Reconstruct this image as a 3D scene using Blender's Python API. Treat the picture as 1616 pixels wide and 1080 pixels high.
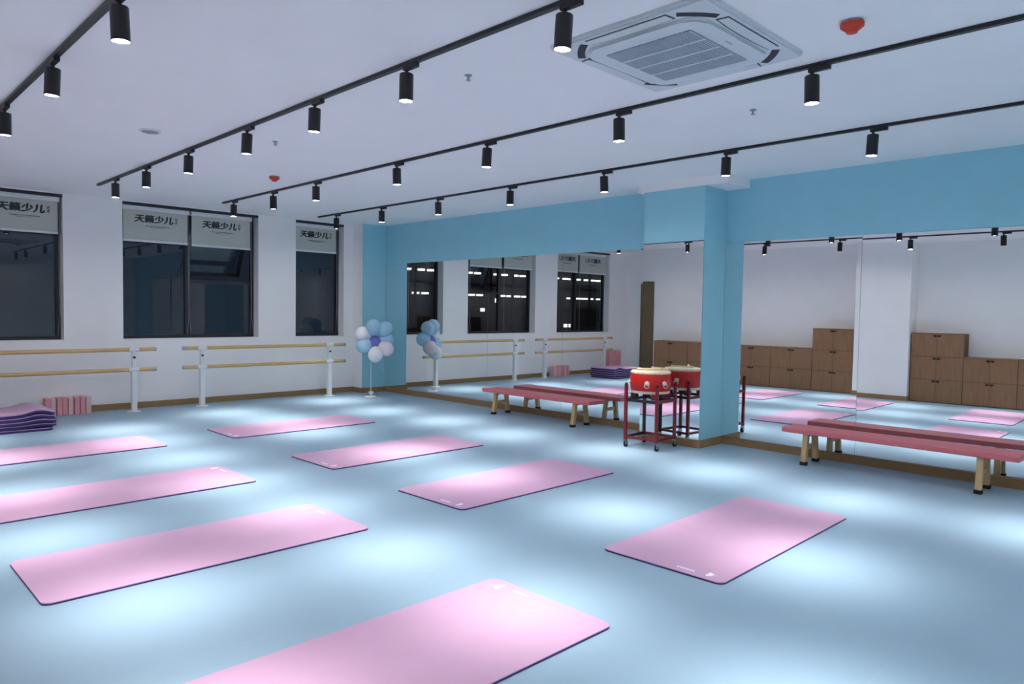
import bpy, bmesh, math, random
from mathutils import Vector, Matrix
random.seed(7)
for o in list(bpy.data.objects): bpy.data.objects.remove(o)
scn = bpy.context.scene
C = scn.collection
PI = math.pi

# ------------------------------------------------------------------ camera, world, exposure
PSI, PIT, ROL = 0.7787, -0.0424, 0.0150
CAM = Vector((-7.3622, -10.9775, 1.451))
f_ = Vector((math.sin(PSI)*math.cos(PIT), math.cos(PSI)*math.cos(PIT), math.sin(PIT)))
r_ = Vector((math.cos(PSI), -math.sin(PSI), 0)); u_ = r_.cross(f_)
r2 = math.cos(ROL)*r_ + math.sin(ROL)*u_; u2 = -math.sin(ROL)*r_ + math.cos(ROL)*u_
cam_d = bpy.data.cameras.new('camera'); cam_d.sensor_width = 36; cam_d.lens = 1135.275/1616*36
cam_d.clip_start = 0.05; cam_d.clip_end = 300
cam = bpy.data.objects.new('camera', cam_d); C.objects.link(cam)
m = Matrix((r2, u2, -f_)).transposed().to_4x4(); m.translation = CAM
cam.matrix_world = m
scn.camera = cam
w = bpy.data.worlds.new('night'); scn.world = w; w.use_nodes = True
w.node_tree.nodes['Background'].inputs[0].default_value = (0.006, 0.008, 0.014, 1)
w.node_tree.nodes['Background'].inputs[1].default_value = 1.0
vs = scn.view_settings
vs.view_transform = 'Standard'; vs.look = 'None'; vs.gamma = 1; vs.use_curve_mapping = False
vs.exposure = 0.93
scn.cycles.diffuse_bounces = 8; scn.cycles.glossy_bounces = 6; scn.cycles.max_bounces = 14
scn.cycles.sample_clamp_indirect = 6
BEAM = 24.5; SPILL = 0.6; BEAM_N = 52.0
SPOT_COL = (1.0, 0.935, 0.885)

# ------------------------------------------------------------------ materials
def lin(r, g, b):
    def k(c):
        c /= 255.0
        return c/12.92 if c <= 0.04045 else ((c+0.055)/1.055)**2.4
    return (k(r), k(g), k(b), 1)
M = {}
def mat(name, rgb, rough=0.5, metal=0.0, spec=0.5, noise=0.0, nscale=8.0, bump=0.0, stretch=(1, 1, 1), rvar=0.0):
    mt = bpy.data.materials.new(name); mt.use_nodes = True; nt = mt.node_tree; b = nt.nodes['Principled BSDF']
    b.inputs['Roughness'].default_value = rough; b.inputs['Metallic'].default_value = metal
    b.inputs['Specular IOR Level'].default_value = spec
    col = lin(*rgb); b.inputs['Base Color'].default_value = col
    if noise or bump or rvar:
        tc = nt.nodes.new('ShaderNodeTexCoord'); mp = nt.nodes.new('ShaderNodeMapping'); nz = nt.nodes.new('ShaderNodeTexNoise')
        mp.inputs['Scale'].default_value = stretch; nz.inputs['Scale'].default_value = nscale; nz.inputs['Detail'].default_value = 4
        nt.links.new(tc.outputs['Object'], mp.inputs[0]); nt.links.new(mp.outputs[0], nz.inputs['Vector'])
        if noise:
            rp = nt.nodes.new('ShaderNodeValToRGB')
            rp.color_ramp.elements[0].position = .3; rp.color_ramp.elements[1].position = .7
            rp.color_ramp.elements[0].color = tuple(x*(1-noise) for x in col[:3])+(1,)
            rp.color_ramp.elements[1].color = tuple(min(1, x*(1+noise)) for x in col[:3])+(1,)
            nt.links.new(nz.outputs[0], rp.inputs[0]); nt.links.new(rp.outputs[0], b.inputs['Base Color'])
        if bump:
            bp = nt.nodes.new('ShaderNodeBump'); bp.inputs['Strength'].default_value = bump; bp.inputs['Distance'].default_value = .002
            nt.links.new(nz.outputs[0], bp.inputs['Height']); nt.links.new(bp.outputs[0], b.inputs['Normal'])
        if rvar:
            mr = nt.nodes.new('ShaderNodeMapRange'); mr.inputs[3].default_value = rough-rvar; mr.inputs[4].default_value = rough+rvar
            nt.links.new(nz.outputs[0], mr.inputs[0]); nt.links.new(mr.outputs[0], b.inputs['Roughness'])
    M[name] = mt; return mt
mat('wall_white', (243, 241, 240), .75, noise=.015, nscale=3, bump=.05)
mat('ceiling_white', (248, 246, 246), .8, noise=.012, nscale=2)
mat('wall_blue', (152, 208, 224), .6, noise=.02, nscale=4, bump=.04)
mat('floor_vinyl', (143, 172, 192), .42, spec=.35, noise=.02, nscale=1.2, rvar=.05)
mat('base_wood', (150, 118, 78), .5, noise=.12, nscale=14, stretch=(1, 1, 6))
mat('black_metal', (22, 22, 26), .42, noise=.05, nscale=40)
mat('frame_dark', (38, 40, 46), .4, noise=.05, nscale=20)
mat('blind_fabric', (190, 193, 184), .85, noise=.03, nscale=60, bump=.1)
mat('blind_print', (52, 58, 62), .8, noise=.1, nscale=40)
mat('white_plastic', (222, 224, 226), .4, noise=.01, nscale=10)
mat('white_enamel', (226, 228, 230), .3, noise=.01, nscale=10)
mat('ac_white', (212, 218, 222), .4, noise=.01, nscale=10)
mat('ac_grey', (172, 182, 190), .5, noise=.03, nscale=10)
mat('ac_dark', (38, 42, 50), .6, noise=.05, nscale=10)
mat('barre_wood', (206, 172, 118), .4, noise=.12, nscale=9, stretch=(1, 12, 12))
mat('mat_pink', (192, 156, 187), .7, noise=.02, nscale=5, bump=.12)
mat('mat_purple', (62, 46, 104), .7, noise=.05, nscale=20)
mat('mat_print', (245, 238, 248), .7, noise=.01, nscale=10)
mat('brick_pink', (226, 160, 164), .8, noise=.05, nscale=20)
mat('brick_pale', (226, 190, 188), .8, noise=.05, nscale=20)
mat('bench_red', (208, 108, 116), .5, noise=.06, nscale=9, stretch=(6, 1, 6), bump=.06)
mat('bench_wood', (196, 168, 122), .55, noise=.12, nscale=10, stretch=(6, 6, 1))
mat('rubber', (18, 18, 20), .7, noise=.1, nscale=20)
mat('drum_red', (196, 24, 18), .25, noise=.06, nscale=6)
mat('drum_skin', (232, 214, 184), .6, noise=.06, nscale=8)
mat('stud_brass', (214, 190, 140), .35, metal=.7, noise=.05, nscale=30)
mat('ring_white', (226, 214, 206), .35, metal=.2, noise=.05, nscale=30)
mat('stand_red', (118, 22, 40), .35, noise=.06, nscale=12)
mat('stand_black', (28, 24, 28), .4, noise=.06, nscale=12)
mat('stick_wood', (232, 214, 176), .5, noise=.08, nscale=20)
mat('cab_wood', (140, 103, 72), .5, noise=.13, nscale=5, stretch=(8, 8, .6))
mat('cab_seam', (104, 78, 56), .6, noise=.1, nscale=5)
mat('door_wood', (112, 98, 74), .5, noise=.12, nscale=5, stretch=(8, 8, .6))
mat('balloon_white', (238, 238, 240), .25, noise=.01, nscale=4)
mat('balloon_pink', (236, 222, 230), .25, noise=.01, nscale=4)
mat('balloon_blue', (168, 205, 228), .25, noise=.01, nscale=4)
mat('balloon_violet', (108, 116, 196), .25, noise=.01, nscale=4)
mat('detector_red', (206, 62, 40), .5, noise=.03, nscale=10)
mat('detector_grey', (150, 152, 156), .5, noise=.03, nscale=10)
mat('steel', (170, 174, 178), .3, metal=.9, noise=.05, nscale=30)
mat('outside_wall', (60, 62, 70), .8, noise=.1, nscale=2)
# vinyl floor: faint sheet seams every 2 m
nt = M['floor_vinyl'].node_tree; b = nt.nodes['Principled BSDF']
tc = nt.nodes.new('ShaderNodeTexCoord'); sp = nt.nodes.new('ShaderNodeSeparateXYZ'); md = nt.nodes.new('ShaderNodeMath'); md.operation = 'PINGPONG'; md.inputs[1].default_value = 1.0
cmp_ = nt.nodes.new('ShaderNodeMath'); cmp_.operation = 'LESS_THAN'; cmp_.inputs[1].default_value = .004
mx = nt.nodes.new('ShaderNodeMix'); mx.data_type = 'RGBA'; mx.inputs['B'].default_value = lin(146, 175, 194)
nt.links.new(tc.outputs['Object'], sp.inputs[0]); nt.links.new(sp.outputs[1], md.inputs[0]); nt.links.new(md.outputs[0], cmp_.inputs[0])
src = b.inputs['Base Color'].links[0].from_socket
nt.links.new(src, mx.inputs['A']); nt.links.new(cmp_.outputs[0], mx.inputs['Factor']); nt.links.new(mx.outputs['Result'], b.inputs['Base Color'])

def emis(name, rgb, strength):
    mt = bpy.data.materials.new(name); mt.use_nodes = True; nt = mt.node_tree; nt.nodes.clear()
    e = nt.nodes.new('ShaderNodeEmission'); e.inputs[0].default_value = lin(*rgb); e.inputs[1].default_value = strength
    o = nt.nodes.new('ShaderNodeOutputMaterial'); nt.links.new(e.outputs[0], o.inputs[0]); M[name] = mt
emis('lamp_lens', (248, 252, 255), 25.0)
emis('far_light', (255, 246, 236), 1.1)
emis('far_red', (255, 90, 80), 1.0)
# mirror: silvered glass, slightly cool
mt = bpy.data.materials.new('mirror'); mt.use_nodes = True; b = mt.node_tree.nodes['Principled BSDF']
b.inputs['Metallic'].default_value = 1; b.inputs['Roughness'].default_value = 0.0; b.inputs['Base Color'].default_value = (.86, .89, .89, 1); M['mirror'] = mt
# window glass: clear sheet with surface reflection
mt = bpy.data.materials.new('window_glass'); mt.use_nodes = True; nt = mt.node_tree; nt.nodes.clear()
tr = nt.nodes.new('ShaderNodeBsdfTransparent'); tr.inputs[0].default_value = (.82, .86, .87, 1)
gl = nt.nodes.new('ShaderNodeBsdfGlossy'); gl.inputs['Roughness'].default_value = 0.0
lw = nt.nodes.new('ShaderNodeLayerWeight'); lw.inputs[0].default_value = .5
p5 = nt.nodes.new('ShaderNodeMath'); p5.operation = 'POWER'; p5.inputs[1].default_value = 5; nt.links.new(lw.outputs['Facing'], p5.inputs[0])
fr = nt.nodes.new('ShaderNodeMath'); fr.operation = 'MULTIPLY_ADD'; fr.inputs[1].default_value = .95; fr.inputs[2].default_value = .045; nt.links.new(p5.outputs[0], fr.inputs[0]); ms = nt.nodes.new('ShaderNodeMixShader'); om = nt.nodes.new('ShaderNodeOutputMaterial')
nt.links.new(fr.outputs[0], ms.inputs[0]); nt.links.new(tr.outputs[0], ms.inputs[1]); nt.links.new(gl.outputs[0], ms.inputs[2]); nt.links.new(ms.outputs[0], om.inputs[0]); M['window_glass'] = mt

# ------------------------------------------------------------------ mesh helpers
def box(bm, x0, x1, y0, y1, z0, z1, bev=0.0):
    vs_ = [bm.verts.new((x, y, z)) for z in (z0, z1) for y in (y0, y1) for x in (x0, x1)]
    fs = [(0, 2, 3, 1), (4, 5, 7, 6), (0, 1, 5, 4), (2, 6, 7, 3), (0, 4, 6, 2), (1, 3, 7, 5)]
    fl = [bm.faces.new([vs_[i] for i in f]) for f in fs]
    if bev:
        es = list({e for f in fl for e in f.edges})
        bmesh.ops.bevel(bm, geom=es, offset=bev, segments=2, affect='EDGES', profile=.6)
def B(*a, **k):
    bm = bmesh.new(); box(bm, *a, **k); return bm
def cone(bm, p0, p1, r0, r1=None, seg=16, caps=True):
    p0, p1 = Vector(p0), Vector(p1); r1 = r0 if r1 is None else r1
    d = (p1-p0).normalized(); a = Vector((1, 0, 0)) if abs(d.x) < .8 else Vector((0, 1, 0))
    u = d.cross(a).normalized(); v = d.cross(u)
    A = [bm.verts.new(p0+r0*(math.cos(t)*u+math.sin(t)*v)) for t in [2*PI*i/seg for i in range(seg)]]
    D = [bm.verts.new(p1+r1*(math.cos(t)*u+math.sin(t)*v)) for t in [2*PI*i/seg for i in range(seg)]]
    for i in range(seg): bm.faces.new((A[i], A[(i+1) % seg], D[(i+1) % seg], D[i]))
    if caps: bm.faces.new(A[::-1]); bm.faces.new(D)
def lathe(bm, prof, seg=24, c=(0, 0, 0)):
    rings = []
    for r, z in prof:
        if r < 1e-6: rings.append([bm.verts.new((c[0], c[1], c[2]+z))])
        else: rings.append([bm.verts.new((c[0]+r*math.cos(2*PI*i/seg), c[1]+r*math.sin(2*PI*i/seg), c[2]+z)) for i in range(seg)])
    for a, b_ in zip(rings, rings[1:]):
        for i in range(seg):
            j = (i+1) % seg
            if len(a) == 1 and len(b_) > 1: bm.faces.new((a[0], b_[i], b_[j]))
            elif len(b_) == 1 and len(a) > 1: bm.faces.new((a[i], a[j], b_[0]))
            elif len(a) > 1: bm.faces.new((a[i], a[j], b_[j], b_[i]))
def sphere(bm, c, r, sz=1.0, u=16, v=10):
    lathe(bm, [(0 if i in (0, v) else r*math.sin(PI*i/v), -r*sz*math.cos(PI*i/v)) for i in range(v+1)], u, c)
def torus(bm, c, R_, r, axis, seg=16, sub=6):
    ax = Vector(axis).normalized(); a = Vector((0, 0, 1)) if abs(ax.z) < .8 else Vector((1, 0, 0)); u = ax.cross(a).normalized(); v = ax.cross(u)
    rows = []
    for i in range(seg):
        t = 2*PI*i/seg; d = math.cos(t)*u+math.sin(t)*v
        rows.append([bm.verts.new(Vector(c)+d*(R_+r*math.cos(s))+ax*r*math.sin(s)) for s in [2*PI*k/sub for k in range(sub)]])
    for i in range(seg):
        for k in range(sub):
            bm.faces.new((rows[i][k], rows[(i+1) % seg][k], rows[(i+1) % seg][(k+1) % sub], rows[i][(k+1) % sub]))
def prism(bm, pts, z0, z1):
    a = [bm.verts.new((x, y, z0)) for x, y in pts]; b_ = [bm.verts.new((x, y, z1)) for x, y in pts]
    n = len(pts)
    for i in range(n): bm.faces.new((a[i], a[(i+1) % n], b_[(i+1) % n], b_[i]))
    bm.faces.new(a[::-1]); bm.faces.new(b_)
def rrect(x0, x1, y0, y1, r, n=6):
    P = []
    for cx, cy, a0 in ((x1-r, y1-r, 0), (x0+r, y1-r, 90), (x0+r, y0+r, 180), (x1-r, y0+r, 270)):
        for i in range(n+1):
            a = math.radians(a0+90*i/n); P.append((cx+r*math.cos(a), cy+r*math.sin(a)))
    return P
def mesh(bm, smooth=False):
    bmesh.ops.recalc_face_normals(bm, faces=bm.faces[:])
    me = bpy.data.meshes.new('mesh'); bm.to_mesh(me); bm.free()
    if smooth:
        for p in me.polygons: p.use_smooth = True
        try: me.set_sharp_from_angle(angle=math.radians(40))
        except Exception: pass
    return me
def obj(name, bm, m, parent=None, loc=(0, 0, 0), smooth=False, label=None):
    me = bm if isinstance(bm, bpy.types.Mesh) else mesh(bm, smooth)
    if not me.materials: me.materials.append(M[m])
    o = bpy.data.objects.new(name, me); C.objects.link(o); o.location = loc
    if parent: o.parent = parent
    if label: o['label'] = label
    me.name = name
    return o
def tag(o, label, cat, group=None):
    o['label'] = label; o['category'] = cat
    if group: o['group'] = group
    return o
def thing(name, label, cat, loc=(0, 0, 0), rotz=0, group=None):
    o = bpy.data.objects.new(name, None); C.objects.link(o); o.location = loc; o.rotation_euler = (0, 0, rotz); o.empty_display_size = .1
    return tag(o, label, cat, group)
def struct(name, bm, m, loc=(0, 0, 0), label=None):
    o = obj(name, bm, m, None, loc); o['kind'] = 'structure'
    if label: o['label'] = label
    return o
def copy_tree(o, parent=None):
    c = o.copy(); C.objects.link(c); c.parent = parent
    for ch in o.children: copy_tree(ch, c)
    return c

# ------------------------------------------------------------------ room shell (window wall y=0, mirror wall x=0)
H = 2.925; ZM = 2.247; ZB = 0.982; ZT = 2.905
XL = -7.6; YE = -10.1; YF = -13.0; XE = -9.4
struct('floor', B(XE-.2, .3, YF-.2, .3, -.15, 0), 'floor_vinyl', label='light blue vinyl floor lit in pools')
struct('ceiling', B(XE-.2, .3, YF-.2, .3, H, H+.15), 'ceiling_white', label='flat white ceiling crossed by black lighting rails')
OPEN = [(-6.812, -4.892), (-4.170, -2.202), (-1.560, -0.658)]
bm = bmesh.new(); x = XL-.2
for a, b_ in OPEN: box(bm, x, a, 0, .28, 0, H); x = b_
box(bm, x, .3, 0, .28, 0, H)
for a, b_ in OPEN: box(bm, a, b_, 0, .28, 0, ZB); box(bm, a, b_, 0, .28, ZT, H)
struct('wall_back', bm, 'wall_white', label='white window wall with three dark window openings')
bm = bmesh.new(); box(bm, .075, .3, YF, 0, 0, ZM); box(bm, 0, .3, YF, 0, ZM, H)
struct('wall_right', bm, 'wall_blue', label='sky blue painted wall above the mirrors')
bm = bmesh.new(); box(bm, XL-.2, XL, YE, 0, 0, H); box(bm, XE, XL-.2, YE, YE+.2, 0, H); box(bm, XE-.2, XE, YF, YE+.2, 0, H)
struct('wall_left', bm, 'wall_white', label='white wall behind the brown cabinets')
struct('wall_front', B(XE-.2, .3, YF-.2, YF, 0, H), 'wall_white')
# columns
bm = bmesh.new(); box(bm, -.47, 0, -.30, 0, 0, H)
me = mesh(bm); me.materials.append(M['wall_white']); me.materials.append(M['wall_blue'])
for p in me.polygons: p.material_index = 1 if p.normal.y < -.5 else 0
struct('column', me, 'wall_blue', label='corner column with one blue face beside the window wall')
CDX = -.475; CF, CN = -6.12, -6.90
bm = bmesh.new(); box(bm, CDX+.012, .02, CN, CF, 0, ZM); box(bm, CDX, .02, CN, CF, ZM, H-.095)
struct('column', bm, 'wall_blue', label='sky blue square column standing between the mirrors')
struct('trim_1', B(CDX+.002, 0, CN-.26, CF+.08, H-.095, H), 'ceiling_white', label='white ceiling box over the blue column')
struct('column', B(-7.6, -7.09, -7.045, -5.985, 0, H), 'wall_white', label='white column between the brown cabinets')
# baseboards
bt = .085
struct('baseboard_back', B(XL, -.47, -.014, 0, 0, bt, bev=.002), 'base_wood')
bm = bmesh.new(); box(bm, -.484, -.47, -.314, 0, 0, bt); box(bm, -.47, 0, -.314, -.30, 0, bt)
box(bm, -.014, .075, CF, -.314, 0, bt); box(bm, -.014, .075, YF, CN, 0, bt)
box(bm, CDX-.014, CDX+.012, CN-.014, CF+.014, 0, bt); box(bm, CDX+.012, -.014, CN-.014, CN, 0, bt); box(bm, CDX+.012, -.014, CF, CF+.014, 0, bt)
struct('baseboard_right', bm, 'base_wood')
bm = bmesh.new(); box(bm, -7.09, -7.076, -7.059, -5.971, 0, bt); box(bm, -7.195, -7.09, -7.059, -7.045, 0, bt); box(bm, -7.195, -7.09, -5.985, -5.971, 0, bt)
box(bm, XL, XL+.014, -.40, 0, 0, bt)
struct('baseboard_left', bm, 'base_wood')

# ------------------------------------------------------------------ windows
def window(n, a, b_, mull, sash=False):
    y0, y1 = .17, .23; fw = .05
    bm = bmesh.new()
    box(bm, a, a+fw, y0, y1, ZB, ZT); box(bm, b_-fw, b_, y0, y1, ZB, ZT); box(bm, a+fw, b_-fw, y0, y1, ZB, ZB+fw); box(bm, a+fw, b_-fw, y0, y1, ZT-fw, ZT)
    root = struct('window_%d' % n, bm, 'frame_dark', label=['dark framed double window at the left of the photo', 'dark framed double window in the middle of the window wall', 'narrow dark framed window beside the blue corner column'][n-1])
    xs = [a+fw]
    if mull:
        obj('mullion', B(mull-.035, mull+.035, y0-.005, y1, ZB+fw, ZT-fw), 'frame_dark', root); xs += [mull-.035, mull+.035]
    xs.append(b_-fw)
    for i in range(0, len(xs), 2):
        p, q = xs[i], xs[i+1]
        if sash and i == sash-1:
            zs = 1.86
            obj('transom', B(p, q, y0, y1, zs-.05, zs), 'frame_dark', root)
            obj('pane', B(p, q, .197, .203, ZB+fw, zs-.05), 'window_glass', root)
            s = bpy.data.objects.new('open_sash', None)
            bm = bmesh.new(); L = ZT-fw-zs
            box(bm, p+.005, p+.05, -.02, .02, -L, 0); box(bm, q-.05, q-.005, -.02, .02, -L, 0); box(bm, p+.05, q-.05, -.02, .02, -.045, 0); box(bm, p+.05, q-.05, -.02, .02, -L, -L+.045)
            s = obj('open_sash', bm, 'frame_dark', root, (0, .2, ZT-fw)); s.rotation_euler = (math.radians(24), 0, 0)
            obj('sash_pane', B(p+.05, q-.05, -.003, .003, -L+.045, -.045), 'window_glass', s)
        else:
            obj('pane', B(p, q, .197, .203, ZB+fw, ZT-fw), 'window_glass', root)
    obj('reveal_sill', B(a, b_, -.004, y0, ZB-.012, ZB+.002), 'wall_white', root)
    return root
window(1, *OPEN[0], -5.72)
window(2, *OPEN[1], -3.235, sash=3)
window(3, *OPEN[2], None)

def text_mesh(s, size, off=0.0, shear=0.0):
    cu = bpy.data.curves.new('txt', 'FONT'); cu.body = s; cu.size = size; cu.align_x = 'CENTER'; cu.offset = off; cu.extrude = .0008; cu.shear = shear
    t = bpy.data.objects.new('txt', cu); C.objects.link(t); dg = bpy.context.evaluated_depsgraph_get()
    me = bpy.data.meshes.new_from_object(t.evaluated_get(dg)); bpy.data.objects.remove(t); bpy.data.curves.remove(cu)
    me.materials.clear(); return me
def blind(a, b_, zbot, label, chain_right=True):
    cx = (a+b_)/2; wd = b_-a; y = .075; top = ZT-.035
    t = thing('roller_blind', label, 'blind', (cx, y, top-.065), 0, 'roller blinds half lowered over the windows')
    bm = bmesh.new(); box(bm, -wd/2+.004, wd/2-.004, -.045, .03, 0, .062, bev=.006); obj('head_box', bm, 'white_plastic', t)
    L = top-.065-zbot
    fb = obj('fabric', B(-wd/2+.02, wd/2-.02, -.0015, .0015, -L, .004), 'blind_fabric', t)
    bm = bmesh.new(); box(bm, -wd/2+.018, wd/2-.018, -.012, .012, -L-.022, -L+.008, bev=.004); obj('bottom_bar', bm, 'white_plastic', t)
    try:
        tm = text_mesh('天籁少儿', .135, .0, .10)
    except Exception: tm = None
    if tm:
        bm = bmesh.new()
        for dx, dy in ((0, 0), (.004, 0), (-.004, 0), (.0075, .002), (-.0075, -.002), (0, .005), (0, -.005)):
            b2 = bmesh.new(); b2.from_mesh(tm); b2.transform(Matrix.Translation((dx, dy, dx*.02+dy*.03))); tmp = bpy.data.meshes.new('t'); b2.to_mesh(tmp); bm.from_mesh(tmp); bpy.data.meshes.remove(tmp); b2.free()
        tm = bpy.data.meshes.new('lettering'); bm.to_mesh(tm); bm.free()
        o = obj('lettering', tm, 'blind_print', fb, (-.03, -.003, -.150)); o.rotation_euler = (PI/2, 0, 0); o.scale = (.98, .84, 1); o['label'] = 'dark printed lettering'; o['kind'] = 'stuff'
        tm2 = text_mesh('艺\n术', .045, .001)
        o = obj('lettering', tm2, 'blind_print', fb, (.275, -.003, -.105)); o.rotation_euler = (PI/2, 0, 0)
    bm = bmesh.new(); random.seed(3); x = -.15
    while x < .17:
        l = random.uniform(.008, .02); box(bm, x, x+l, -.004, -.0015, -.215, -.205); x += l+.006
    x = -.09
    while x < .1:
        l = random.uniform(.006, .014); box(bm, x, x+l, -.004, -.0015, -.232, -.226); x += l+.006
    o = obj('small_print', bm, 'blind_print', fb); o['kind'] = 'stuff'
    bm = bmesh.new(); sx = wd/2-.012 if chain_right else -wd/2+.012
    for k, dx in enumerate((-.006, .006)):
        n = 8; zt, zl = .02, zbot*0+ZB+.06-(top-.065); pp = None
        for i in range(n+1):
            f = i/n; q = (sx+dx+(.03*(f**6) if k else -.035*(f**6))*(-1 if chain_right else 1), -.02-.01*f, zt+(zl-zt)*f)
            if pp: cone(bm, pp, q, .0018, seg=6)
            pp = q
    obj('pull_chain', bm, 'detector_grey', t)
    return t
o = struct('trim_2', B(OPEN[0][0], OPEN[0][1], .0, .06, ZT-.035, ZT+.002), 'frame_dark', label='dark rail above the left window blinds')
struct('trim_3', B(OPEN[1][0], OPEN[1][1], .0, .06, ZT-.035, ZT+.002), 'frame_dark', label='dark rail above the middle window blinds')
struct('trim_4', B(OPEN[2][0], OPEN[2][1], .0, .06, ZT-.035, ZT+.002), 'frame_dark', label='dark rail above the narrow window blind')
blind(-6.79, -5.725, 2.40, 'grey roller blind over the far left pane, seen whole only in the mirror')
blind(-5.715, -4.915, 2.405, 'grey printed roller blind at the left edge of the photo')
blind(-4.160, -3.245, 2.385, 'grey printed roller blind on the left half of the middle window')
blind(-3.225, -2.285, 2.378, 'grey printed roller blind on the right half of the middle window', True)
blind(-1.552, -0.750, 2.42, 'grey printed roller blind on the narrow window near the corner')

# ------------------------------------------------------------------ mirrors
def mirror(y0, y1, label, yaw=0.0, tilt=0.0, x=0.0, pivot=None):
    py = (y0+y1)/2 if pivot is None else pivot
    n = Vector((-math.cos(yaw)*math.cos(tilt), math.sin(yaw)*math.cos(tilt), math.sin(tilt)))
    ex = -n; ey = (Vector((0, 1, 0))-Vector((0, 1, 0)).dot(ex)*ex).normalized(); ez = ex.cross(ey)
    z0 = bt+.003
    bm = bmesh.new(); box(bm, 0, .006, y0+.0012-py, y1-.0012-py, 0, ZM-z0-.001)
    o = obj('mirror_panel', bm, 'mirror')
    mm = Matrix((ex, ey, ez)).transposed().to_4x4(); mm.translation = (x, py, z0); o.matrix_world = mm
    return tag(o, label, 'mirror', 'wall mirror panels')
mirror(-1.489, -.302, 'tall wall mirror panel nearest the blue corner, reflecting the balloons')
mirror(-2.99, -1.489, 'tall wall mirror panel second from the blue corner, reflecting the middle window')
mirror(-4.49, -2.99, 'tall wall mirror panel behind the left half of the far bench')
mirror(CF-.002, -4.49, 'tall wall mirror panel running up to the blue column, behind the drum')
mirror(CN+.002, CF-.002, 'mirror panel on the face of the blue column behind the drum', x=CDX)
mirror(-8.348, CN-.002, 'tall wall mirror panel just right of the blue column', yaw=-.0163, tilt=.0037, pivot=-8.4)
mirror(-9.85, -8.348, 'tall wall mirror panel at the right edge of the photo', yaw=-.0235, tilt=.0058, pivot=-8.4)
mirror(-11.35, -9.85, 'wall mirror panel beyond the right edge of the photo', x=.03)

# ------------------------------------------------------------------ lighting rails and spotlights
TR = [-6.274, -4.769, -3.122, -1.451]
RL = ['leftmost black ceiling rail at the upper left corner', 'black ceiling rail running past the cassette air conditioner on its left', 'black ceiling rail running past the cassette air conditioner on its right', 'black ceiling rail nearest the mirror wall']
RS = ['leftmost ceiling rail', 'ceiling rail left of the air conditioner', 'ceiling rail right of the air conditioner', 'ceiling rail nearest the mirrors']
ENDS = [-1.3, -1.14, -.86, -.54]
LY = [[-1.75, -3.1, -4.52, -5.95, -7.21, -8.55, -11.6, -12.6],
      [-1.81, -2.86, -4.02, -5.26, -6.34, -7.42, -8.67, -9.95, -11.2, -12.4],
      [-1.21, -2.37, -3.43, -5.01, -6.34, -7.75, -9.15, -11.3, -12.5],
      [-1.08, -2.30, -3.58, -4.92, -6.30, -7.68, -8.92, -10.05, -11.3, -12.5]]  # last two per rail: unseen lamps added behind the camera to brighten the ceiling
ORD = ['first', 'second', 'third', 'fourth', 'fifth', 'sixth', 'seventh', 'eighth', 'added unseen ninth', 'added unseen tenth']
ld = bpy.data.lights.new('bulb', 'SPOT'); ld.energy = 4*PI*BEAM; ld.color = SPOT_COL; ld.spot_size = math.radians(165); ld.spot_blend = .25; ld.shadow_soft_size = .04
# photometric distribution of the lamp: narrow reflector beam plus a weak wide spill
ld.use_nodes = True; nt = ld.node_tree; em = nt.nodes['Emission']
tc = nt.nodes.new('ShaderNodeTexCoord'); sp = nt.nodes.new('ShaderNodeSeparateXYZ'); nt.links.new(tc.outputs['Normal'], sp.inputs[0])
ab = nt.nodes.new('ShaderNodeMath'); ab.operation = 'ABSOLUTE'; nt.links.new(sp.outputs[2], ab.inputs[0])
pw = nt.nodes.new('ShaderNodeMath'); pw.operation = 'POWER'; pw.inputs[1].default_value = BEAM_N; nt.links.new(ab.outputs[0], pw.inputs[0])
sl = nt.nodes.new('ShaderNodeMath'); sl.operation = 'MULTIPLY_ADD'; sl.inputs[1].default_value = SPILL/BEAM; nt.links.new(ab.outputs[0], sl.inputs[0]); nt.links.new(pw.outputs[0], sl.inputs[2])
nt.links.new(sl.outputs[0], em.inputs['Strength'])
zt = H-.022
bm = bmesh.new(); box(bm, -.016, .016, -.07, .055, -.026, 0, bev=.003); me_ad = mesh(bm)
bm = bmesh.new(); cone(bm, (0, .035, -.055), (0, .035, -.024), .011, seg=10); me_stem = mesh(bm, True)
bm = bmesh.new(); lathe(bm, [(0, 0), (.040, 0), (.042, -.003), (.042, -.160), (.040, -.162), (.038, -.155), (0, -.155)], 24); me_cyl = mesh(bm, True)
bm = bmesh.new(); lathe(bm, [(0, -.1575), (.0375, -.1575), (.0375, -.1560), (0, -.1560)], 20); me_lens = mesh(bm)
for i, X in enumerate(TR):
    t = obj('lighting_rail', B(X-.0175, X+.0175, -12.9, ENDS[i], H-.022, H, bev=.002), 'black_metal'); tag(t, RL[i], 'light rail', 'black ceiling lighting rails')
    for k, Y in enumerate(LY[i]):
        root = thing('track_spotlight', '%s black spotlight from the windows on the %s' % (ORD[k], RS[i]), 'spotlight', (X, Y-.035, zt), 0, 'black track spotlights on the ceiling rails')
        obj('adapter', me_ad, 'black_metal', root); obj('stem', me_stem, 'black_metal', root)
        hd = obj('lamp_body', me_cyl, 'black_metal', root, (0, .035, -.048)); hd.rotation_euler = (math.radians(random.uniform(-2, 2)), math.radians(random.uniform(-2.5, 2.5)), 0)
        obj('lens', me_lens, 'lamp_lens', hd)
        lo = bpy.data.objects.new('bulb', ld); C.objects.link(lo); lo.parent = hd; lo.location = (0, 0, -.168)

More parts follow.
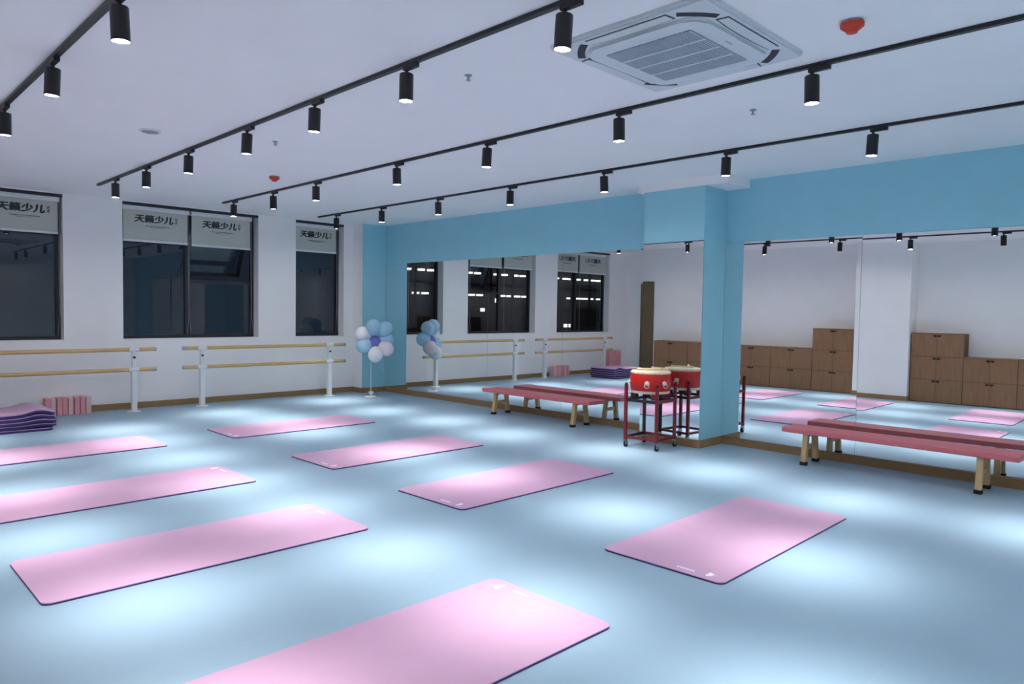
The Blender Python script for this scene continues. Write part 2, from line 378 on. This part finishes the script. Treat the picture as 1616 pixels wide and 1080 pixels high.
# ------------------------------------------------------------------ ceiling things
ac = thing('ceiling_air_conditioner', 'white square cassette air conditioner set in the ceiling', 'air conditioner', (-3.87, -8.71, H)); ac.scale = (1.07, 1, 1)
bm = bmesh.new(); hw = .49
prism(bm, rrect(-hw, hw, -hw, hw, .03, 4), -.028, 0); bmesh.ops.bevel(bm, geom=[e for e in bm.edges if all(abs(v.co.z+.028) < 1e-5 for v in e.verts)], offset=.012, segments=2, affect='EDGES')
obj('panel', bm, 'ac_white', ac)
bm = bmesh.new(); prism(bm, rrect(-.372, .372, -.372, .372, .10, 6), -.046, -.026); bmesh.ops.bevel(bm, geom=[e for e in bm.edges if all(abs(v.co.z+.046) < 1e-5 for v in e.verts)], offset=.012, segments=2, affect='EDGES')
inner = obj('centre_frame', bm, 'ac_white', ac)
obj('grille_back', B(-.272, .272, -.262, .262, -.0468, -.0455), 'ac_dark', ac)
bm = bmesh.new(); n = 38
for i in range(n+1):
    y = -.26+.52*i/n; box(bm, -.272, .272, y-.0046, y+.0046, -.0525, -.0466)
g = obj('grille_slats', bm, 'ac_grey', ac); g['kind'] = 'stuff'
for x in (-.136, 0, .136): obj('grille_rib', B(x-.006, x+.006, -.262, .262, -.0545, -.0463), 'ac_white', ac)
for k in range(4):
    a = k*PI/2; rot = Matrix.Rotation(a, 4, 'Z')
    bm = bmesh.new(); prism(bm, [(-.25, -.462), (.25, -.462), (.262, -.398), (.16, -.388), (0, -.384), (-.16, -.388), (-.262, -.398)], -.0305, -.0275); bm.transform(rot)
    s = obj('outlet_slot', bm, 'ac_dark', ac)
    bm = bmesh.new(); prism(bm, [(-.245, -.458), (.245, -.458), (.255, -.408), (.15, -.399), (0, -.396), (-.15, -.399), (-.255, -.408)], -.0345, -.029); bm.transform(rot); obj('louver', bm, 'ac_white', s)
    bm = bmesh.new()
    P = []
    for i in range(9): t = math.radians(225-11+22*i/8); P.append((.535*math.cos(t), .535*math.sin(t)))
    for i in range(9): t = math.radians(225+11-22*i/8); P.append((.494*math.cos(t), .494*math.sin(t)))
    prism(bm, P, -.030, -.027); bm.transform(rot); obj('corner_vent', bm, 'ac_dark', ac)
obj('badge', B(-.03, .03, -.32, -.31, -.0475, -.046), 'ac_grey', ac)
for (x, y), l in (((-3.597, -9.549), 'red fire detector near the cassette air conditioner'), ((-3.566, -3.30), 'red fire detector in the middle of the far ceiling')):
    t = thing('fire_detector', l, 'detector', (x, y, H), 0, 'red fire detectors on the ceiling')
    bm = bmesh.new(); lathe(bm, [(0, 0), (.052, 0), (.054, -.012), (0, -.012)], 28); obj('mount', bm, 'detector_grey', t, smooth=True)
    bm = bmesh.new(); lathe(bm, [(0, -.011), (.057, -.011), (.056, -.026), (.040, -.040), (.030, -.046), (.026, -.056), (0, -.058)], 28); obj('dome', bm, 'detector_red', t, smooth=True)
t = thing('ceiling_speaker', 'flat round white speaker disc in the ceiling at the left', 'speaker', (-5.251, -4.47, H))
bm = bmesh.new(); lathe(bm, [(0, 0), (.085, 0), (.085, -.008), (.075, -.012), (0, -.012)], 28); obj('rim', bm, 'white_plastic', t, smooth=True)
bm = bmesh.new(); lathe(bm, [(0, -.011), (.066, -.011), (.064, -.015), (0, -.016)], 28); obj('cover', bm, 'detector_grey', t, smooth=True)
for (x, y), l in (((-4.367, -7.517), 'small chrome sprinkler left of the air conditioner'), ((-4.35, -4.9), 'small sprinkler between the two left rails near the windows'), ((-2.47, -8.45), 'tiny sprinkler right of the air conditioner beside a spotlight')):
    t = thing('sprinkler', l, 'sprinkler', (x, y, H), 0, 'ceiling sprinklers')
    bm = bmesh.new(); lathe(bm, [(0, 0), (.024, 0), (.022, -.006), (0, -.007)], 16); obj('plate', bm, 'steel', t, smooth=True)
    bm = bmesh.new(); cone(bm, (0, 0, -.03), (0, 0, -.005), .008, seg=8); lathe(bm, [(0, -.034), (.016, -.034), (.016, -.031), (0, -.030)], 10); obj('head', bm, 'steel', t)

# ------------------------------------------------------------------ ballet barres
def barre(posts, x0, x1, y, label):
    t = thing('ballet_barre', label, 'barre', (posts[0], y, 0), 0, 'ballet barres under the windows')
    X0 = posts[0]
    for z in (.852, .575):
        bm = bmesh.new(); cone(bm, (x0-X0, 0, z), (x1-X0, 0, z), .026, seg=16); br = obj('bar', bm, 'barre_wood', t, smooth=True)
        for e in (x0-X0, x1-X0):
            bm = bmesh.new(); cone(bm, (e-.02, 0, z), (e+.02, 0, z), .0272, seg=16); obj('end_cap', bm, 'steel', br, smooth=True)
    for px in posts:
        d = px-X0
        bm = bmesh.new(); box(bm, d-.033, d+.033, -.033, .033, .012, .545, bev=.005); p = obj('post', bm, 'white_enamel', t)
        bm = bmesh.new(); lathe(bm, [(0, 0), (.085, 0), (.085, .008), (.06, .014), (.03, .018), (0, .018)], 20, (d, 0, 0)); obj('floor_flange', bm, 'white_enamel', p, smooth=True)
        bm = bmesh.new(); box(bm, d-.023, d+.023, -.023, .023, .54, .83, bev=.004); u = obj('upper_post', bm, 'white_enamel', t)
        bm = bmesh.new(); cone(bm, (d, -.023, .745), (d, -.038, .745), .017, .014, 12); obj('knob', bm, 'rubber', u)
        for z in (.852, .575):
            bm = bmesh.new(); cone(bm, (d-.062, 0, z), (d+.062, 0, z), .034, seg=16); box(bm, d-.024, d+.024, -.024, .024, z-.045, z-.005); obj('bracket', bm, 'white_enamel', t, smooth=True)
barre((-3.22, -1.13), -3.47, -.85, -.34, 'wooden two-bar ballet barre with white posts beside the balloon stand')
barre((-4.14, -6.22), -6.50, -3.87, -.34, 'wooden two-bar ballet barre with white posts at the left edge')

# ------------------------------------------------------------------ yoga mats
ML, MW, MT = 1.85, .80, .012
def lotus(bm, cx, cy, s, z):
    for a in (-70, -42, -14, 14, 42, 70):
        r = math.radians(a); d = Vector((math.sin(r), math.cos(r), 0)); nrm = Vector((d.y, -d.x, 0)); o = Vector((cx, cy, z))
        L = s*(1.15-.25*abs(a)/70); P = [o+d*.1*s, o+d*.5*L+nrm*.14*s, o+d*L, o+d*.5*L-nrm*.14*s]
        vs_ = [bm.verts.new(p) for p in P]+[bm.verts.new(p+Vector((0, 0, .0006))) for p in P]
        bm.faces.new(vs_[4:]); bm.faces.new(vs_[3::-1])
        for i in range(4): bm.faces.new((vs_[i], vs_[(i+1) % 4], vs_[4+(i+1) % 4], vs_[4+i]))
def mat_meshes():
    bm = bmesh.new(); prism(bm, rrect(-ML/2, ML/2, -MW/2, MW/2, .045), 0, MT*.62); lo = mesh(bm)
    bm = bmesh.new(); prism(bm, rrect(-ML/2, ML/2, -MW/2, MW/2, .045), MT*.62, MT); bmesh.ops.bevel(bm, geom=[e for e in bm.edges if all(abs(v.co.z-MT) < 1e-6 for v in e.verts)], offset=.003, segments=2, affect='EDGES'); hi = mesh(bm)
    bm = bmesh.new(); z = MT
    lotus(bm, ML/2-.075, MW/2-.13, .045, z); em = mesh(bm); bm = bmesh.new(); random.seed(5)
    y = MW/2-.20
    while y > MW/2-.31:
        l = random.uniform(.008, .016); box(bm, ML/2-.068, ML/2-.050, y-l, y, z, z+.0006); y -= l+.005
    return lo, hi, em, mesh(bm)
mlo, mhi, mem, mpr = mat_meshes()
def yoga_mat(cx, cy, flip, label, rz=0.0):
    t = thing('yoga_mat', label, 'yoga mat', (cx, cy, .0005), (PI if flip else 0)+rz, 'pink yoga mats laid out on the floor')
    obj('underside', mlo, 'mat_purple', t); hi = obj('top_layer', mhi, 'mat_pink', t); obj('logo_emblem', mem, 'mat_print', hi)
    lp = obj('logo_lettering', mpr, 'mat_print', hi); lp['kind'] = 'stuff'
    return t
rowsL = [(-8.595, 'pink yoga mat at the bottom edge of the photo, nearest the camera'), (-6.60, 'pink yoga mat in the left column, third from the window wall'), (-4.885, 'pink yoga mat in the left column, second from the window wall, cut by the frame'), (-2.83, 'pink yoga mat in the left column nearest the mat pile')]
rowsR = [(-8.665, 'pink yoga mat in the right column nearest the camera'), (-6.655, 'pink yoga mat in the right column beside the drum, third from the window wall'), (-4.895, 'pink yoga mat in the right column, second from the window wall'), (-2.83, 'pink yoga mat in the right column nearest the ballet barre')]
for k, (y, l) in enumerate(rowsL): yoga_mat(-5.645+(.03 if k > 1 else 0), y, False, l, [0, 0, .01, .01][k])
for k, (y, l) in enumerate(rowsR): yoga_mat(-2.97 if k == 0 else -3.065, y, True, l, [.02, .012, 0, -.01][k])
# pile of folded mats by the window wall
def pile_mat(k, n):
    z = .043*k; label = ['bottom', 'second lowest', 'middle', 'second highest', 'topmost'][k]+' folded purple yoga mat in the pile at the left edge'
    dx = random.uniform(-.02, .02); dy = random.uniform(-.015, .015)
    t = thing('yoga_mat', label, 'yoga mat', (-5.30+dx, -1.02+dy, z), 0, 'folded yoga mats in the pile by the window wall')
    def zf(s):      # s: distance from the right end; pile bulges near the fold
        f = k/(n-1)
        return .045*f*math.exp(-((s-.16)/.13)**2) 
    L = 1.05; N = 22; th = .0185
    def slab(z0, z1, name, mtl):
        bm = bmesh.new(); A = []
        for i in range(N+1):
            s = L*i/N; zz = zf(s); inset = .035*max(0, 1-s/.035)
            A.append([bm.verts.new((-s, -.36+inset, zz+z0)), bm.verts.new((-s, .36-inset, zz+z0)), bm.verts.new((-s, .36-inset, zz+z1)), bm.verts.new((-s, -.36+inset, zz+z1))])
        for a, b_ in zip(A, A[1:]):
            for j in range(4): bm.faces.new((a[j], a[(j+1) % 4], b_[(j+1) % 4], b_[j]))
        bm.faces.new(A[0]); bm.faces.new(A[-1][::-1]); return obj(name, bm, mtl, t)
    slab(.001, .013, 'lower_fold', 'mat_purple'); slab(.0135, .0255, 'upper_fold', 'mat_purple'); slab(.0255, .0415 if k == n-1 else .033, 'top_layer', 'mat_pink'); 
    if k < n-1: slab(.0335, .0425, 'upper_edge', 'mat_purple')
    return t
for k in range(5): pile_mat(k, 5)

# ------------------------------------------------------------------ foam yoga bricks
bm = bmesh.new(); box(bm, -.029, .029, -.075, .075, 0, .232, bev=.006); me_bk = mesh(bm)
bm = bmesh.new(); box(bm, -.029, .029, -.075, .075, 0, .226, bev=.006); me_bk2 = mesh(bm)
for k in range(8):
    o = obj('yoga_brick', me_bk if k % 3 else me_bk2, 'brick_pink' if k % 3 else 'brick_pale', None, (-4.655-.067*k, -.10+random.uniform(-.02, .02), 0))
    tag(o, '%s pink foam yoga brick from the barre post in the row along the window wall' % ORD[k], 'yoga brick', 'row of foam bricks standing under the barre')
bm = bmesh.new(); box(bm, -.115, .115, -.075, .075, 0, .074, bev=.006); me_bf = mesh(bm)
for c_ in range(2):
    for k in range(7):
        o = obj('yoga_brick', me_bf, 'brick_pink', None, (-6.72-.24*c_+random.uniform(-.006, .006), -.13, .0755*k))
        tag(o, '%s pink foam brick up the %s stack behind the mat pile' % (ORD[k], ('right', 'left')[c_]), 'yoga brick', 'stacked foam bricks by the far left window')

# ------------------------------------------------------------------ balloon stand
t = thing('balloon_stand', 'flower-shaped stand of white and pale blue balloons by the corner column', 'balloon stand', (-.66, -.86, 0), math.radians(-20))
bm = bmesh.new(); lathe(bm, [(0, 0), (.10, 0), (.10, .008), (.09, .014), (.02, .018), (0, .02)], 28); obj('base', bm, 'white_plastic', t, smooth=True)
bm = bmesh.new(); cone(bm, (0, 0, .015), (0, 0, .72), .006, seg=10); cone(bm, (.0, 0, .70), (.08, .03, .93), .005, seg=8); obj('pole', bm, 'white_plastic', t, smooth=True)
bm = bmesh.new(); P = []
for i in range(24):
    a = 2*PI*i/24; P.append((.0026*16*math.sin(a)**3, .0026*(13*math.cos(a)-5*math.cos(2*a)-2*math.cos(3*a)-math.cos(4*a))))
prism(bm, P, -.006, .006); bm.transform(Matrix.Translation((0, -.02, .065)) @ Matrix.Rotation(PI/2, 4, 'X')); obj('heart_clip', bm, 'white_plastic', t)
BL = [(-.19, .10, 1.045, 'white'), (-.01, 0, 1.165, 'blue'), (.20, -.02, 1.135, 'blue'), (.24, .05, .94, 'blue'), (-.17, .05, .845, 'blue'), (.205, -.07, .795, 'pink'), (0.01, -.07, .70, 'white'), (.03, .05, .90, 'violet')]
for k, (x, y, z, c_) in enumerate(BL):
    x = x*.92+.05
    r = .125 if c_ != 'violet' else .115
    d = Vector((.08-x, .03-y, .93-z)); 
    if c_ == 'violet': d = Vector((0, 1, 0))
    d.normalize()
    bm = bmesh.new(); pr = []
    for i in range(13):
        a = PI*i/12; rr = r*math.sin(a); zz = -r*1.04*math.cos(a)
        if i > 7: zz *= 1+.05*(i-7)
        pr.append((0 if i in (0, 12) else rr, zz))
    lathe(bm, pr, 20); cone(bm, (0, 0, r*1.24), (0, 0, r*1.36), .006, .012, 8)
    q = Vector((0, 0, 1)).rotation_difference(d).to_matrix().to_4x4(); bm.transform(Matrix.Translation((x, y, z)) @ q)
    obj('balloon', bm, 'balloon_'+c_, t, smooth=True, label={'white': 'pearly white balloon', 'blue': 'pale blue balloon', 'pink': 'pinkish white balloon', 'violet': 'violet balloon at the flower centre'}[c_])

# ------------------------------------------------------------------ benches
def bench(y0, y1, label):
    xc = -.315; yc = (y0+y1)/2; L = y1-y0; zt_ = .352
    t = thing('bench', label, 'bench', (xc, yc, 0), 0, 'long red gym benches in front of the mirrors')
    bm = bmesh.new(); box(bm, -.165, .165, -L/2, L/2, zt_-.048, zt_, bev=.008); obj('seat_board', bm, 'bench_red', t)
    for yy in (-L/2+.28, L/2-.22):
        for s in (-1, 1):
            bm = bmesh.new(); a, c_ = Vector((s*.135, yy, .03)), Vector((s*.095, yy, zt_-.048)); hw = .024
            va = [bm.verts.new(a+Vector((dx, dy, 0))) for dx, dy in ((-hw, -hw), (hw, -hw), (hw, hw), (-hw, hw))]
            vb = [bm.verts.new(c_+Vector((dx, dy, 0))) for dx, dy in ((-hw, -hw), (hw, -hw), (hw, hw), (-hw, hw))]
            for i in range(4): bm.faces.new((va[i], va[(i+1) % 4], vb[(i+1) % 4], vb[i]))
            bm.faces.new(va[::-1]); bm.faces.new(vb); l = obj('leg', bm, 'bench_wood', t)
            bm = bmesh.new(); box(bm, s*.139-.029, s*.139+.029, yy-.029, yy+.029, 0, .034, bev=.004); obj('rubber_foot', bm, 'rubber', l)
        obj('stretcher', B(-.105, .105, yy-.012, yy+.012, .15, .19), 'bench_wood', t)
        obj('top_cleat', B(-.125, .125, yy-.022, yy+.022, zt_-.075, zt_-.0485), 'bench_wood', t)
bench(-5.37, -3.41, 'long red bench with pale wooden legs behind the drum, near the corner')
bench(-9.78, -7.82, 'long red bench with pale wooden legs at the right edge')

# ------------------------------------------------------------------ drum and stand
DC = (-.815, -6.50)
st = thing('drum_stand', 'dark red metal drum stand on casters before the blue column', 'stand', (*DC, 0), math.radians(4))
hx, hy = .193, .19
for k, (sx, sy) in enumerate(((-1, -1), (-1, 1), (1, -1), (1, 1))):
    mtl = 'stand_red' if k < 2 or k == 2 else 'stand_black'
    bm = bmesh.new(); box(bm, sx*hx-.015, sx*hx+.015, sy*hy-.015, sy*hy+.015, .085, .68, bev=.003); l = obj('leg', bm, mtl, st)
    bm = bmesh.new(); cone(bm, (sx*hx, sy*hy, .672), (sx*hx, sy*hy, .70), .017, .014, 10); obj('end_cap', bm, 'rubber', l)
    cs = bmesh.new(); cone(cs, (sx*hx+.012, sy*hy-.011, .03), (sx*hx+.012, sy*hy+.011, .03), .03, seg=18); w_ = obj('caster_wheel', cs, 'rubber', st, smooth=True)
    bm = bmesh.new(); box(bm, sx*hx-.012, sx*hx+.022, sy*hy-.017, sy*hy-.0125, .028, .085); box(bm, sx*hx-.012, sx*hx+.022, sy*hy+.0125, sy*hy+.017, .028, .085); box(bm, sx*hx-.012, sx*hx+.022, sy*hy-.017, sy*hy+.017, .080, .088); obj('caster_fork', bm, 'steel', w_)
for s in (-1, 1):
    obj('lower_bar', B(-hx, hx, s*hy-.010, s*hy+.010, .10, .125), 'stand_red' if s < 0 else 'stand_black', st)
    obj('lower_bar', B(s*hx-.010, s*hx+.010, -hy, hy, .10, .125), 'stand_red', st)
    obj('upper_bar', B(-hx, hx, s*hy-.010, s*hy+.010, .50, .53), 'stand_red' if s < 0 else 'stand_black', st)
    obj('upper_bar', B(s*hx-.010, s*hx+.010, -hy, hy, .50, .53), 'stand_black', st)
for k, (sx, sy) in enumerate(((-1, -1), (-1, 1), (1, -1), (1, 1))):
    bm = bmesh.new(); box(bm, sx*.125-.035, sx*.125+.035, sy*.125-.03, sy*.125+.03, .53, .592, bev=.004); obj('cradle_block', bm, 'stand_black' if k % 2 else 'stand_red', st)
dr = thing('drum', 'round red drum with pale studded skin on the wheeled stand', 'drum', (DC[0]+.02, DC[1]+.02, .594)); dr.scale = (1.04, 1.04, .97)
prof = [(.178, 0), (.19, .002), (.205, .045), (.214, .10), (.215, .13), (.211, .175), (.202, .222)]
bm = bmesh.new(); lathe(bm, [(0, 0)]+prof+[(.195, .235), (0, .235)], 40); obj('shell', bm, 'drum_red', dr, smooth=True)
bm = bmesh.new(); lathe(bm, [(.2035, .216), (.2065, .217), (.2055, .236), (.196, .246), (.15, .2485), (0, .249), (0, .240), (.19, .238)], 40); sk = obj('skin', bm, 'drum_skin', dr, smooth=True)
bm = bmesh.new(); lathe(bm, [(.186, -.004), (.197, -.002), (.201, .026), (.198, .026), (.19, .003), (0, .001), (0, -.004)], 40); obj('lower_skin', bm, 'drum_skin', dr, smooth=True)
bm = bmesh.new()
for i in range(54):
    a = 2*PI*i/54; sphere(bm, (.2065*math.cos(a), .2065*math.sin(a), .227), .0058, 1, 8, 5)
s_ = obj('studs', bm, 'stud_brass', sk); s_['kind'] = 'stuff'
for a in (255, 205, 345, 75, 130):
    a = math.radians(a); d = Vector((math.cos(a), math.sin(a), 0)); p = d*.2155+Vector((0, 0, .118))
    bm = bmesh.new(); cone(bm, p-d*.006, p+d*.006, .027, .022, 18); sphere(bm, p+d*.010, .011, 1, 10, 6); pl = obj('handle_plate', bm, 'ring_white', dr, smooth=True)
    bm = bmesh.new(); torus(bm, p+d*.014+Vector((0, 0, -.026)), .024, .0035, d); obj('handle_ring', bm, 'ring_white', pl, smooth=True)
def stick(p0, p1, label):
    p0, p1 = Vector(p0), Vector(p1); d = (p1-p0)
    t = thing('drumstick', label, 'drumstick', p0, 0, 'drumsticks on the drum')
    bm = bmesh.new(); cone(bm, (0, 0, 0), d*.93, .0105, .008, 12); obj('shaft', bm, 'stick_wood', t, smooth=True)
    bm = bmesh.new(); dn = d.normalized(); sphere(bm, d*.95, .0125, 1, 12, 8); obj('tip', bm, 'stick_wood', t, smooth=True)
zs = .594+.249+.0125
stick((DC[0]-.17, DC[1]+.07, zs), (DC[0]+.05, DC[1]-.09, zs), 'pale wooden drumstick lying across the drum skin')
stick((DC[0]+.085, DC[1]-.16, zs+.0), (DC[0]+.15, DC[1]+.10, zs+.0), 'second pale drumstick lying near the rim of the drum')

# ------------------------------------------------------------------ cabinets and door on the wall facing the mirrors
def cabinet(y0, y1, tiers, label):
    x0, x1 = XL, -7.2; th = .41; t = thing('storage_cabinet', label, 'cabinet', (x0, (y0+y1)/2, 0), 0, 'brown wooden storage cabinets facing the mirrors')
    hw = (y1-y0)/2-.001; D = x1-x0
    bm = bmesh.new(); box(bm, .004, D-.02, -hw, hw, 0, tiers*th+.012); obj('body', bm, 'cab_seam', t)
    bm = bmesh.new(); box(bm, .004, D+.002, -hw, hw, tiers*th+.012, tiers*th+.03, bev=.002); obj('top_board', bm, 'cab_wood', t)
    for k in range(tiers):
        for s in (-1, 1):
            a, b_ = (-hw+.003, -.0015) if s < 0 else (.0015, hw-.003)
            bm = bmesh.new(); box(bm, D-.02, D, a, b_, k*th+.014, (k+1)*th+.008, bev=.0015); d = obj('door', bm, 'cab_wood', t)
            yy = s*.033; bm = bmesh.new(); box(bm, D, D+.025, yy-.024, yy+.024, (k+1)*th-.038, (k+1)*th-.008, bev=.005); obj('handle', bm, 'rubber', d)
for k in range(4):
    cabinet(-5.16+.86*k, -4.30+.86*k, 2, ['low brown cabinet next to the tall one left of the mirrored white column', 'low brown two-tier cabinet second from the tall one, in the mirror', 'low brown two-tier cabinet behind the blue column in the mirror', 'low brown two-tier cabinet nearest the wooden door, reflected above the drum'][k])
cabinet(-5.97, -5.16, 3, 'tall brown three-tier cabinet left of the white column in the mirror')
cabinet(-7.90, -7.06, 3, 'tall brown three-tier cabinet right of the white column in the mirror')
cabinet(-8.70, -7.90, 2, 'low brown two-tier cabinet at the right edge of the mirror')
cabinet(-9.50, -8.70, 2, 'low brown two-tier cabinet beyond the right edge of the mirror')
bm = bmesh.new(); box(bm, XL, XL+.03, -.45, -.40, 0, 2.19); box(bm, XL, XL+.03, -1.43, -1.38, 0, 2.19); box(bm, XL, XL+.03, -1.38, -.45, 2.14, 2.19)
d1 = struct('door_1', bm, 'door_wood', label='olive brown wooden door in the far corner, seen in the mirror')
obj('door_leaf', B(XL, XL+.022, -1.378, -.452, .004, 2.138), 'door_wood', d1)

# ------------------------------------------------------------------ far office building outside, seen through the windows in the mirror
fb_ = thing('office_building', 'dark far office building with rows of lit ceiling lamps, through the windows', 'building', (-44, 40, -3.2))
obj('body', B(-20, 20, 1.2, 8, 0, 15), 'outside_wall', fb_)
for i in range(8): obj('floor_slab', B(-20, 20, 0, 1.2, 2.09*i+.75, 2.09*i+.95), 'outside_wall', fb_)
for i in range(14): obj('pier', B(-20+3*i-.1, -20+3*i+.1, 0, .2, 0, 15), 'outside_wall', fb_)
bm = bmesh.new(); box(bm, -.27, .27, .5, .9, -.09, .09); me_l = mesh(bm); random.seed(11)
for zz in (6.18, 8.27):
    x = -19.0
    while x < 19.5:
        if random.random() < .8: obj('ceiling_lamp', me_l, 'far_light', fb_, (x, 0, zz))
        x += random.choice((1.05, 1.05, 1.5))
bm = bmesh.new(); box(bm, -.11, .11, .1, .3, -.09, .09); me_r = mesh(bm)
for x in (9.4, 10.0, 10.7): obj('red_lamp', me_r, 'far_red', fb_, (x, 0, 9.0))
bm = bmesh.new(); box(bm, -.11, .11, .1, .3, -.09, .09); me_r = mesh(bm)
for x, z in ((3.0, 5.7), (4.9, 4.8), (-8, 3.2), (-7.2, 3.2)): obj('lit_window', me_r, 'far_light', fb_, (x, 0, z)).scale = (1.8, 1, 2.2)
